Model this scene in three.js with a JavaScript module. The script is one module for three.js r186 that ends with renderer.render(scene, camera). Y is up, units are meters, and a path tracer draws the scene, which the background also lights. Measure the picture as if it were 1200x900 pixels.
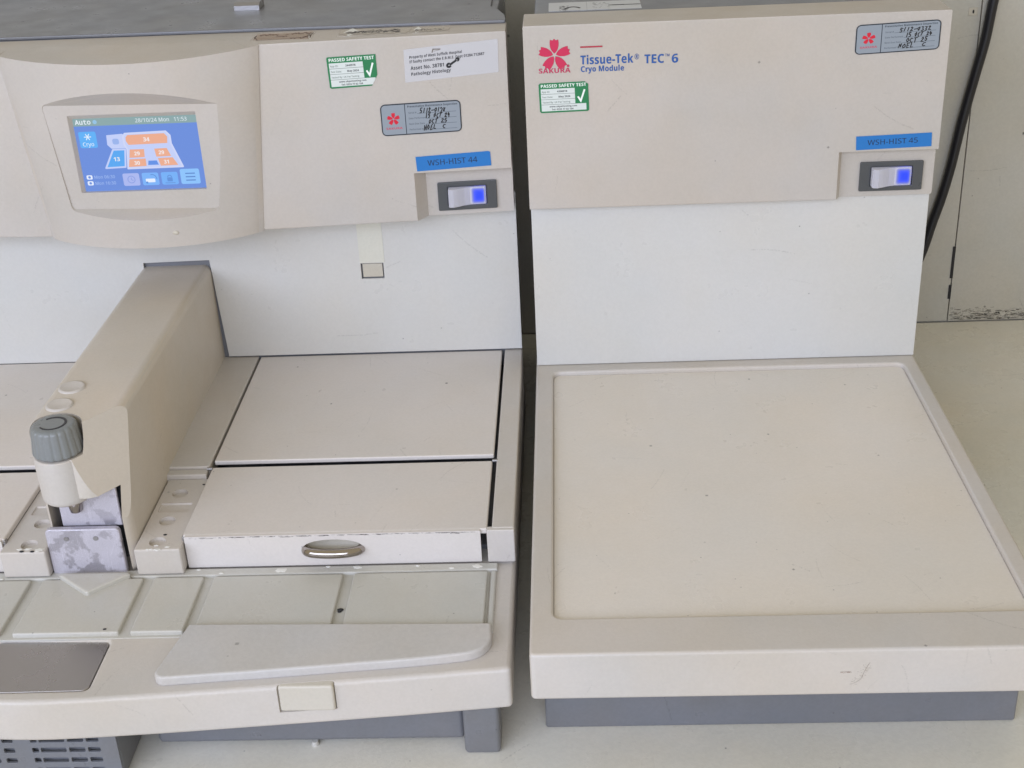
import * as THREE from 'three';
import { RoundedBoxGeometry } from 'three/addons/geometries/RoundedBoxGeometry.js';
import { mergeGeometries } from 'three/addons/utils/BufferGeometryUtils.js';
import { ConvexGeometry } from 'three/addons/geometries/ConvexGeometry.js';
import { RectAreaLightUniformsLib } from 'three/addons/lights/RectAreaLightUniformsLib.js';
import { Brush, Evaluator, SUBTRACTION } from 'three-bvh-csg';

// ---------------------------------------------------------------- camera, light, exposure
const scene = new THREE.Scene();
const camera = new THREE.PerspectiveCamera(31.92, 4 / 3, 0.05, 30);
{
  const yaw = -0.05, pitch = 0.4674, roll = -0.0498;
  const f = new THREE.Vector3(Math.sin(yaw) * Math.cos(pitch), -Math.sin(pitch), -Math.cos(yaw) * Math.cos(pitch));
  const r0 = new THREE.Vector3(Math.cos(yaw), 0, Math.sin(yaw));
  const u0 = new THREE.Vector3().crossVectors(r0, f);
  const u = u0.clone().multiplyScalar(Math.cos(roll)).addScaledVector(r0, -Math.sin(roll));
  camera.position.set(0.0319, 0.6449, 1.0879);
  camera.up.copy(u);
  camera.lookAt(camera.position.clone().add(f));
}
const renderer = new THREE.WebGLRenderer({ antialias: true });
renderer.toneMapping = THREE.LinearToneMapping;
renderer.toneMappingExposure = 1.07;
renderer.shadowMap.enabled = true;
scene.background = new THREE.Color().setRGB(0.54, 0.485, 0.36);   // dim light of the room all round
RectAreaLightUniformsLib.init();
const WINDOW = { at: new THREE.Vector3(-0.85, 0.98, 2.15), aim: new THREE.Vector3(-0.12, 0.15, 0.1), w: 3.3, h: 1.15, color: [0.86, 0.94, 1.17], radiance: 3.65 };

// ---------------------------------------------------------------- helpers
let seed = 12345;
const rnd = () => { seed = (seed * 1664525 + 1013904223) >>> 0; return seed / 4294967296; };
const V = (x, y, z) => new THREE.Vector3(x, y, z);
const lin = (r, g, b) => new THREE.Color().setRGB(r, g, b);

function lattice(n, s) { let q = s; const a = new Float32Array(n * n); for (let i = 0; i < n * n; i++) { q = (q * 1664525 + 1013904223) >>> 0; a[i] = q / 4294967296; } return a; }
function noiseField(N, cells, s) {               // tileable smooth noise, 0..1
  const L = lattice(cells, s), out = new Float32Array(N * N);
  for (let y = 0; y < N; y++) {
    const fy = y / N * cells, y0 = Math.floor(fy), ty = fy - y0, sy = ty * ty * (3 - 2 * ty), r0 = (y0 % cells) * cells, r1 = ((y0 + 1) % cells) * cells;
    for (let x = 0; x < N; x++) {
      const fx = x / N * cells, x0 = Math.floor(fx), tx = fx - x0, sx = tx * tx * (3 - 2 * tx), c0 = x0 % cells, c1 = (x0 + 1) % cells;
      const a = L[r0 + c0] + (L[r0 + c1] - L[r0 + c0]) * sx, b = L[r1 + c0] + (L[r1 + c1] - L[r1 + c0]) * sx;
      out[y * N + x] = a + (b - a) * sy;
    }
  }
  return out;
}
function fbm(N, cells, octaves, s, fall = 0.55) {
  const out = new Float32Array(N * N); let amp = 1, sum = 0;
  for (let o = 0; o < octaves; o++) { const f = noiseField(N, Math.min(cells << o, N), s + o * 77); for (let i = 0; i < out.length; i++) out[i] += f[i] * amp; sum += amp; amp *= fall; }
  for (let i = 0; i < out.length; i++) out[i] /= sum;
  return out;
}
function dataTexture(N, fn, srgb, size) {
  const d = new Uint8Array(N * N * 4);
  for (let i = 0; i < N * N; i++) { const c = fn(i); d[i * 4] = Math.max(0, Math.min(255, c[0] * 255)); d[i * 4 + 1] = Math.max(0, Math.min(255, c[1] * 255)); d[i * 4 + 2] = Math.max(0, Math.min(255, c[2] * 255)); d[i * 4 + 3] = 255; }
  const t = new THREE.DataTexture(d, N, N); t.wrapS = t.wrapT = THREE.RepeatWrapping; t.magFilter = THREE.LinearFilter; t.minFilter = THREE.LinearMipmapLinearFilter; t.generateMipmaps = true;
  if (srgb) t.colorSpace = THREE.SRGBColorSpace;
  t.repeat.set(1 / size, 1 / size); t.needsUpdate = true; return t;
}
// soiled paint and plastic: cloudy tint, fine grain, a few specks and short scuffs
function soiledMap(N, size, s, cloud, grain, specks, scuffs) {
  const a = fbm(N, 5, 5, s), b = fbm(N, 9, 4, s + 991), g = noiseField(N, N / 2, s + 5), d = new Float32Array(N * N);
  let q = s * 7 + 3; const R = () => { q = (q * 1664525 + 1013904223) >>> 0; return q / 4294967296; };
  const dab = (x, y, v) => { x = ((x | 0) % N + N) % N; y = ((y | 0) % N + N) % N; d[y * N + x] = Math.max(d[y * N + x], v); };
  for (let k = 0; k < specks; k++) { const x = R() * N, y = R() * N, r = 0.5 + R() * R() * R() * 2.2, v = 0.1 + R() * 0.4; for (let j = -3; j <= 3; j++) for (let i = -3; i <= 3; i++) if (Math.hypot(i, j) < r) dab(x + i, y + j, v); }
  for (let k = 0; k < scuffs; k++) { let x = R() * N, y = R() * N; const an = R() * 6.28, L = 8 + R() * 50, v = 0.02 + R() * 0.07, bend = (R() - 0.5) * 0.03; for (let i = 0; i < L; i++) { const t = an + bend * i; x += Math.cos(t); y += Math.sin(t); if (R() > 0.25) dab(x, y, v * (0.5 + R())); } }
  return dataTexture(N, (i) => {
    const c = (a[i] - 0.5) * cloud * 2, w = (b[i] - 0.5) * cloud * 1.5, n = (g[i] - 0.5) * grain, k = 1 - d[i];
    return [(0.955 + c + n + w * 0.5) * k, (0.95 + c + n) * k, (0.945 + c * 1.3 + n - w * 0.7) * k];
  }, true, size);
}
const mapCream = soiledMap(1024, 0.71, 11, 0.045, 0.02, 40, 70);
const mapWhite = soiledMap(1024, 0.83, 29, 0.03, 0.016, 60, 40);
const mapPlate = soiledMap(1024, 0.67, 53, 0.026, 0.02, 150, 160);
const mapBench = soiledMap(1024, 0.9, 71, 0.06, 0.03, 160, 120);
const mapGrey = soiledMap(512, 0.4, 83, 0.05, 0.03, 60, 30);
const gN = fbm(512, 16, 5, 301), gF = noiseField(512, 256, 77), gC = fbm(512, 128, 2, 9);
const roughTex = dataTexture(512, (i) => { const v = 0.78 + (gN[i] - 0.5) * 0.5; return [v, v, v]; }, false, 0.31);
const peelTex = dataTexture(512, (i) => { const v = gC[i] * 0.7 + gF[i] * 0.3; return [v, v, v]; }, false, 0.11);

function mat(color, map, rough, o = {}) {
  const m = new THREE.MeshPhysicalMaterial({ color, roughness: rough, metalness: 0, map: map || null, roughnessMap: roughTex, bumpMap: peelTex, bumpScale: 0.00006, ...o });
  return m;
}
const M = {
  cream: mat(lin(0.625, 0.59, 0.55), mapCream, 0.55),
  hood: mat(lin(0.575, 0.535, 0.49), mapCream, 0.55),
  creamWorn: mat(lin(0.60, 0.56, 0.47), mapCream, 0.6),
  arm: mat(lin(0.66, 0.605, 0.53), mapCream, 0.5),
  panel: mat(lin(0.67, 0.67, 0.65), mapWhite, 0.42),
  lid: mat(lin(0.74, 0.70, 0.665), mapPlate, 0.45),
  plate: mat(lin(0.775, 0.735, 0.68), mapPlate, 0.42),
  tile: mat(lin(0.575, 0.57, 0.53), mapCream, 0.4),
  grey: mat(lin(0.185, 0.192, 0.21), mapGrey, 0.42),
  knob: mat(lin(0.235, 0.25, 0.252), mapGrey, 0.42),
  bezel: mat(lin(0.075, 0.08, 0.085), null, 0.45),
  bench: mat(lin(0.80, 0.775, 0.68), mapBench, 0.38),
  wall: mat(lin(0.56, 0.54, 0.475), mapBench, 0.5),
  rubber: mat(lin(0.012, 0.012, 0.016), null, 0.45),
  chrome: new THREE.MeshPhysicalMaterial({ color: lin(0.40, 0.36, 0.33), metalness: 1, roughness: 0.11 }),
  alu: new THREE.MeshPhysicalMaterial({ color: lin(0.36, 0.35, 0.35), metalness: 0.8, roughness: 0.5, roughnessMap: roughTex, bumpMap: peelTex, bumpScale: 0.0001 }),
};

// texture coordinates in metres, from the axis that each face looks along
function metres(geo) {
  const g = geo.index ? geo.toNonIndexed() : geo, p = g.attributes.position, n = new Float32Array(p.count * 2), a = V(), b = V(), c = V();
  for (let i = 0; i < p.count; i += 3) {
    a.fromBufferAttribute(p, i); b.fromBufferAttribute(p, i + 1); c.fromBufferAttribute(p, i + 2);
    const nx = b.clone().sub(a).cross(c.clone().sub(a)); const ax = Math.abs(nx.x), ay = Math.abs(nx.y), az = Math.abs(nx.z);
    [a, b, c].forEach((q, k) => { const [s, t] = ay >= ax && ay >= az ? [q.x, -q.z] : az >= ax ? [q.x, q.y] : [q.z, q.y]; n[(i + k) * 2] = s; n[(i + k) * 2 + 1] = t; });
  }
  g.setAttribute('uv', new THREE.BufferAttribute(n, 2)); return g;
}
// smooth normals across soft edges, weighted by face area so that large flat faces stay flat
function toCreasedNormals(geo, angle) {
  const g = geo.index ? geo.toNonIndexed() : geo, p = g.attributes.position, n = p.count / 3, fn = [], key = [], at = new Map(), a = V(), b = V(), c = V(), lim = Math.cos(angle);
  for (let f = 0; f < n; f++) {
    a.fromBufferAttribute(p, f * 3); b.fromBufferAttribute(p, f * 3 + 1); c.fromBufferAttribute(p, f * 3 + 2);
    const v = b.clone().sub(a).cross(c.clone().sub(a)), L = v.length(); fn.push({ w: v, u: L > 0 ? v.clone().divideScalar(L) : V(0, 0, 0) });
    for (let k = 0; k < 3; k++) { const q = [a, b, c][k], s = `${Math.round(q.x * 2e5)},${Math.round(q.y * 2e5)},${Math.round(q.z * 2e5)}`; key.push(s); if (!at.has(s)) at.set(s, []); at.get(s).push(f); }
  }
  const out = new Float32Array(p.count * 3), s = V();
  for (let i = 0; i < p.count; i++) { const me = fn[(i / 3) | 0]; s.set(0, 0, 0); for (const f of at.get(key[i])) if (fn[f].u.dot(me.u) > lim) s.add(fn[f].w); s.normalize(); out.set([s.x, s.y, s.z], i * 3); }
  g.setAttribute('normal', new THREE.BufferAttribute(out, 3)); return g;
}
const taken = {};
const numbered = (name) => { const k = taken[name] = (taken[name] ?? -1) + 1; return k ? `${name}_${String(k).padStart(3, '0')}` : name; };
function thing(name, label, category, x, z, y = 0) {
  const o = new THREE.Group(); o.name = numbered(name); o.position.set(x, y, z); o.userData = { label, category }; o.base = V(x, y, z); scene.add(o); return o;
}
function part(name, geo, material, parent, keepUV) {        // geo is given in world metres
  let root = parent; while (root && !root.base) root = root.parent;
  const g = keepUV ? geo : metres(geo);
  if (root) g.translate(-root.base.x, -root.base.y, -root.base.z);
  const m = new THREE.Mesh(g, material); m.name = parent ? name : numbered(name); m.castShadow = m.receiveShadow = true; (parent || scene).add(m); return m;
}
function struct(name, geo, material, parent) { const m = part(name, geo, material, parent); if (!parent) m.userData.kind = 'structure'; return m; }
const box = (x0, x1, y0, y1, z0, z1, r = 0.0012) => new RoundedBoxGeometry(x1 - x0, y1 - y0, z1 - z0, 3, Math.min(r, (x1 - x0) / 2.01, (y1 - y0) / 2.01, (z1 - z0) / 2.01)).translate((x0 + x1) / 2, (y0 + y1) / 2, (z0 + z1) / 2);
function poly(pts) { const s = new THREE.Shape(); pts.forEach(([x, y], i) => i ? s.lineTo(x, y) : s.moveTo(x, y)); s.closePath(); return s; }
function roundPoly(pts, radii, Cls = THREE.Shape) {          // polygon with rounded corners
  const s = new Cls(), n = pts.length;
  for (let i = 0; i < n; i++) {
    const p = new THREE.Vector2(...pts[i]), a = new THREE.Vector2(...pts[(i + n - 1) % n]), b = new THREE.Vector2(...pts[(i + 1) % n]), r = Array.isArray(radii) ? radii[i] : radii;
    const pa = a.clone().sub(p), pb = b.clone().sub(p), ra = Math.min(r, pa.length() / 2.05), rb = Math.min(r, pb.length() / 2.05);
    const q0 = p.clone().addScaledVector(pa.normalize(), ra), q1 = p.clone().addScaledVector(pb.normalize(), rb);
    if (i) s.lineTo(q0.x, q0.y); else s.moveTo(q0.x, q0.y);
    s.quadraticCurveTo(p.x, p.y, q1.x, q1.y);
  }
  s.closePath(); return s;
}
const rect = (x0, x1, y0, y1) => [[x0, y0], [x1, y0], [x1, y1], [x0, y1]];
// a shape drawn in plan (x, -z), raised from y0 to y1 with rounded edges
function plan(shape, y0, y1, bev = 0.002, seg = 3) {
  const g = new THREE.ExtrudeGeometry(shape, { depth: y1 - y0 - 2 * bev, bevelEnabled: bev > 0, bevelThickness: bev, bevelSize: bev, bevelOffset: -bev, bevelSegments: seg, curveSegments: 10 });
  g.translate(0, 0, bev); g.rotateX(-Math.PI / 2); g.translate(0, y0, 0); return toCreasedNormals(g, 0.6);
}
// a shape drawn from the front (x, y), from z0 forward to z1
function front(shape, z0, z1, bev = 0.0008, seg = 2) {
  const g = new THREE.ExtrudeGeometry(shape, { depth: z1 - z0 - 2 * bev, bevelEnabled: bev > 0, bevelThickness: bev, bevelSize: bev, bevelOffset: -bev, bevelSegments: seg, curveSegments: 14 });
  g.translate(0, 0, z0 + bev); return bev > 0 ? toCreasedNormals(g, 0.6) : g;
}
const pz = (pts) => pts.map(([x, z]) => [x, -z]);            // plan points (x, z) to shape points
const csg = new Evaluator(); csg.useGroups = false; csg.attributes = ['position', 'normal'];
function cut(geo, ...tools) {
  const prep = (g) => { const q = g.index ? g.toNonIndexed() : g.clone(); for (const k of Object.keys(q.attributes)) if (k !== 'position' && k !== 'normal') q.deleteAttribute(k); q.clearGroups(); const b = new Brush(q); b.updateMatrixWorld(); return b; };
  let a = prep(geo);
  for (const t of tools) { a = csg.evaluate(a, prep(t), SUBTRACTION); a.updateMatrixWorld(); }
  const g = a.geometry; g.clearGroups(); return g;
}
const cyl = (r0, r1, y0, y1, x, z, n = 40) => new THREE.CylinderGeometry(r1, r0, y1 - y0, n).translate(x, (y0 + y1) / 2, z);
const lathe = (pts, x, y, z, n = 48) => new THREE.LatheGeometry(pts.map(([r, h]) => new THREE.Vector2(r, h)), n).translate(x, y, z);

// print and stickers ------------------------------------------------
function canvasTexture(w, h, draw) {
  const c = document.createElement('canvas'); c.width = w; c.height = h; const k = c.getContext('2d'); draw(k, w, h);
  const t = new THREE.CanvasTexture(c); t.colorSpace = THREE.SRGBColorSpace; t.magFilter = THREE.LinearFilter; t.minFilter = THREE.LinearMipmapLinearFilter; return t;
}
// quad: top-left, top-right, bottom-left corners (x, y) on a face whose depth is zOf(x); outline in 0..1
function sticker(name, parent, quad, zOf, tex, outline, o = {}) {
  const [tl, tr, bl] = quad, ex = [tr[0] - tl[0], tr[1] - tl[1]], ey = [bl[0] - tl[0], bl[1] - tl[1]];
  const at = (u, v) => [tl[0] + ex[0] * u + ey[0] * v, tl[1] + ex[1] * u + ey[1] * v];
  const pts = (outline || [[0, 0], [1, 0], [1, 1], [0, 1]]).map(([u, v]) => at(u, v)).reverse();
  const t = o.thick ?? 0.0003, g = new THREE.ExtrudeGeometry(poly(pts), { depth: t, bevelEnabled: false }), p = g.attributes.position, uv = new Float32Array(p.count * 2), det = ex[0] * ey[1] - ex[1] * ey[0];
  for (let i = 0; i < p.count; i++) {
    const x = p.getX(i) - tl[0], y = p.getY(i) - tl[1];
    uv[i * 2] = (x * ey[1] - y * ey[0]) / det; uv[i * 2 + 1] = 1 - (ex[0] * y - ex[1] * x) / det;
    p.setZ(i, p.getZ(i) + zOf(p.getX(i)) + (o.lift ?? 0.0002));
  }
  g.setAttribute('uv', new THREE.BufferAttribute(uv, 2)); g.computeVertexNormals();
  const m = new THREE.MeshPhysicalMaterial({ map: tex, roughness: o.rough ?? 0.4, transparent: !!o.alpha });
  const s = part(name, g, m, parent, true); if (o.label) s.userData.label = o.label; return s;
}
function flatPrint(name, parent, x0, x1, z0, z1, y, tex, o = {}) {    // a thin sheet lying on a level face (z0 behind, z1 in front)
  const g = new THREE.BoxGeometry(x1 - x0, 0.0003, z1 - z0).translate((x0 + x1) / 2, y, (z0 + z1) / 2);
  const m = new THREE.MeshPhysicalMaterial({ map: tex, roughness: o.rough ?? 0.6, transparent: !!o.alpha });
  const s = part(name, g, m, parent, true); if (o.label) s.userData.label = o.label; return s;
}
const roundOutline = (rx, ry, n = 5) => { const out = []; [[1 - rx, ry, -90], [1 - rx, 1 - ry, 0], [rx, 1 - ry, 90], [rx, ry, 180]].forEach(([cx, cy, a0]) => { for (let i = 0; i <= n; i++) { const a = (a0 + 90 * i / n) * Math.PI / 180; out.push([cx + rx * Math.cos(a), cy + ry * Math.sin(a)]); } }); return out; };
function petals(k, x, y, r, col) {
  k.fillStyle = col;
  for (let i = 0; i < 5; i++) {
    k.save(); k.translate(x, y); k.rotate(i * Math.PI * 2 / 5); k.beginPath(); k.moveTo(0, -r * 0.1);
    k.bezierCurveTo(-r * 0.2, -r * 0.25, -r * 0.33, -r * 0.55, -r * 0.25, -r * 0.95); k.lineTo(-r * 0.1, -r * 0.9); k.lineTo(0, -r * 1.0); k.lineTo(r * 0.1, -r * 0.9); k.lineTo(r * 0.25, -r * 0.95);
    k.bezierCurveTo(r * 0.33, -r * 0.55, r * 0.2, -r * 0.25, 0, -r * 0.1); k.fill(); k.restore();
  }
}
const fit = (k, s, x, y, w, font) => { k.font = font; const m = k.measureText(s).width; k.save(); k.translate(x, y); k.scale(w / m, 1); k.fillText(s, 0, 0); k.restore(); };
const safetySticker = (id, date) => canvasTexture(480, 304, (k, w, h) => {
  k.fillStyle = '#1f7a4a'; k.fillRect(0, 0, w, h); k.fillStyle = '#eef3ee'; fit(k, 'PASSED SAFETY TEST', 18, 46, 444, 'bold 44px sans-serif');
  k.fillStyle = '#d5dcd9'; k.fillRect(18, 60, 330, 160); k.fillRect(18, 222, 436, 66);
  k.fillStyle = '#3b4a45'; k.fillRect(18, 112, 330, 3); k.fillRect(18, 166, 330, 3); k.fillRect(18, 219, 330, 3);
  k.font = '24px sans-serif'; k.fillText('App ID:', 28, 98); k.fillText('Test Date:', 28, 152); k.fillText('Tested By: UK Pat Testing', 28, 206);
  k.font = 'bold 26px sans-serif'; k.fillStyle = '#20242a'; k.fillText(id, 176, 98); k.fillText(date, 186, 152);
  k.font = 'bold 24px sans-serif'; k.fillText('www.ukpattesting.com', 96, 250); k.fillText('Tel: 0333 77 02 104', 116, 280);
  k.strokeStyle = '#f2f6f2'; k.lineWidth = 17; k.beginPath(); k.moveTo(376, 150); k.lineTo(402, 196); k.lineTo(444, 80); k.stroke();
});
const STROKES = { 5: [[.8, 0, .2, 0, .15, .45, .6, .4, .75, .7, .5, 1, .1, .95]], 1: [[.55, 0, .4, 1]], 2: [[.1, .2, .4, 0, .75, .2, .1, 1, .85, .95]], 0: [[.5, 0, .1, .4, .3, 1, .75, .7, .7, .1, .45, 0]], 8: [[.7, .1, .25, .2, .7, .75, .35, 1, .15, .75, .75, .2]], 3: [[.2, .05, .7, .1, .4, .45, .75, .7, .2, 1]], 4: [[.3, 0, .1, .6, .85, .55], [.65, .2, .5, 1]], '-': [[.1, .55, .85, .5]], O: [[.5, 0, .1, .45, .35, 1, .85, .6, .6, 0]], C: [[.8, .1, .3, .1, .1, .6, .4, 1, .8, .9]], T: [[.05, .05, .95, 0], [.55, 0, .4, 1]], N: [[.1, 1, .2, 0, .7, 1, .85, 0]], E: [[.8, 0, .2, .05, .15, 1, .75, .95], [.15, .5, .6, .45]], L: [[.3, 0, .15, 1, .8, .95]], ' ': [] };
function handwrite(k, s, x, y, w, h) {
  const step = w / s.length; k.lineJoin = k.lineCap = 'round';
  [...s].forEach((c, i) => { const ox = x + i * step, jy = (rnd() - 0.5) * h * 0.16, sc = 0.85 + rnd() * 0.3; for (const st of STROKES[c] || []) { k.beginPath(); for (let j = 0; j < st.length; j += 2) { const px = ox + (st[j] + (rnd() - 0.5) * 0.22) * step * 0.82 + (1 - st[j + 1]) * h * 0.16, py = y - h + jy + (st[j + 1] + (rnd() - 0.5) * 0.18) * h * sc; j ? k.lineTo(px, py) : k.moveTo(px, py); } k.stroke(); } });
}
const serviceSticker = (rows) => canvasTexture(800, 322, (k, w, h) => {
  k.fillStyle = '#8f98a2'; k.fillRect(0, 0, w, h); k.strokeStyle = '#1d2733'; k.lineWidth = 12; k.beginPath(); k.roundRect(5, 5, w - 10, h - 10, 42); k.stroke();
  k.lineWidth = 7; k.beginPath(); k.moveTo(244, 6); k.lineTo(244, h - 6); k.stroke();
  petals(k, 124, 152, 66, '#d01634'); k.fillStyle = '#c2455a'; fit(k, 'SAKURA', 44, 258, 164, 'bold 30px sans-serif');
  k.fillStyle = '#2c3742'; fit(k, 'Preventative Maintenance Inspection', 268, 46, 500, 'bold 29px sans-serif');
  ['Serial #', 'Date Performed', 'Next Due Date', 'Performed by'].forEach((s, i) => {
    const y = 108 + i * 57; k.fillStyle = '#3b4650'; k.font = '24px sans-serif'; k.fillText(s, 276, y); const l = k.measureText(s).width; k.fillRect(282 + l, y + 1, 470 - l, 3);
  });
  k.strokeStyle = '#121318'; k.lineWidth = 9.5;
  rows.forEach(([t, x, wd], i) => handwrite(k, t, x, 106 + i * 57, wd, 42));
});
const nameLabel = (s) => canvasTexture(640, 122, (k, w, h) => { k.fillStyle = '#1f74bf'; k.fillRect(0, 0, w, h); k.fillStyle = '#14213a'; fit(k, s, 96, 82, 430, '62px sans-serif'); });

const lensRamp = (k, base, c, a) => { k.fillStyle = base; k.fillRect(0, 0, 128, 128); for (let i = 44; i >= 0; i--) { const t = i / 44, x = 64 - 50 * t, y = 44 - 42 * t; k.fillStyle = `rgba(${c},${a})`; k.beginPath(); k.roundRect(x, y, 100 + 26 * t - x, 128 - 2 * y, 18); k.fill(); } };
const lensGlowPaint = canvasTexture(128, 128, (k) => lensRamp(k, '#c4c4d6', '14,40,190', 0.05));  // blue glow with soft falloff, painted into the lens base colour
const lensGlow = canvasTexture(128, 128, (k) => lensRamp(k, '#000', '8,56,255', 0.042));
const LENS = new THREE.MeshPhysicalMaterial({ map: lensGlowPaint, roughness: 0.35, emissive: lin(1, 1, 1), emissiveMap: lensGlow, emissiveIntensity: 1.1 });

// ---------------------------------------------------------------- the setting: bench and wall
struct('counter', box(-1.3, 1.3, -0.04, 0, -0.316, 0.66, 0.003), M.bench);
{
  const wall = struct('wall', new THREE.BoxGeometry(2.8, 2.2, 0.08).translate(0, 0.35, -0.3605), M.wall);
  struct('wall_panel', box(-1.4, 0.4582, 0.0005, 1.45, -0.3205, -0.3160, 0.0006), M.wall, wall);
  struct('wall_panel', box(0.4591, 1.4, 0.0005, 1.45, -0.3205, -0.3155, 0.0006), M.wall, wall);
  struct('wall_panel', box(-1.4, 1.4, -0.75, -0.041, -0.3205, -0.3160, 0.0006), M.wall, wall);
  // torn black edge of the joint
  for (const [y0, y1] of [[0.053, 0.0906], [0.028, 0.0448]]) struct('joint_tear', box(0.4562, 0.4594, y0, y1, -0.3168, -0.3151, 0.0003), M.rubber, wall);
  struct('wall_plug', box(0.4455, 0.4545, 0.342, 0.350, -0.3165, -0.3152, 0.0004), M.creamWorn, wall);
  struct('plug_hole', new THREE.CylinderGeometry(0.0012, 0.0012, 0.0004, 10).rotateX(Math.PI / 2).scale(0.8, 1.6, 1).translate(0.4503, 0.3462, -0.31505), M.rubber, wall);
  // dried grime along the foot of the right panel
  const grime = canvasTexture(1024, 96, (k, w, h) => {
    k.clearRect(0, 0, w, h);
    for (let i = 0; i < 1500; i++) { const t = rnd(), y = h * (0.25 + 0.7 * Math.sqrt(rnd())), x = rnd() * w; k.fillStyle = `rgba(${40 + rnd() * 40 | 0},${38 + rnd() * 36 | 0},${34 + rnd() * 30 | 0},${0.06 + rnd() * 0.28})`; k.fillRect(x, y, 2 + t * t * 22, 1 + rnd() * 2); }
    for (let i = 0; i < 60; i++) { k.fillStyle = `rgba(28,26,24,${0.3 + rnd() * 0.5})`; k.fillRect(rnd() * w, h * (0.55 + rnd() * 0.4), 3 + rnd() * 9, 1.5 + rnd() * 4); }
  });
  sticker('grime_band', wall, [[0.460, 0.024], [0.80, 0.024], [0.460, 0.001]], () => -0.3155, grime, null, { alpha: true, rough: 0.8, thick: 0.0001 });
}

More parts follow.
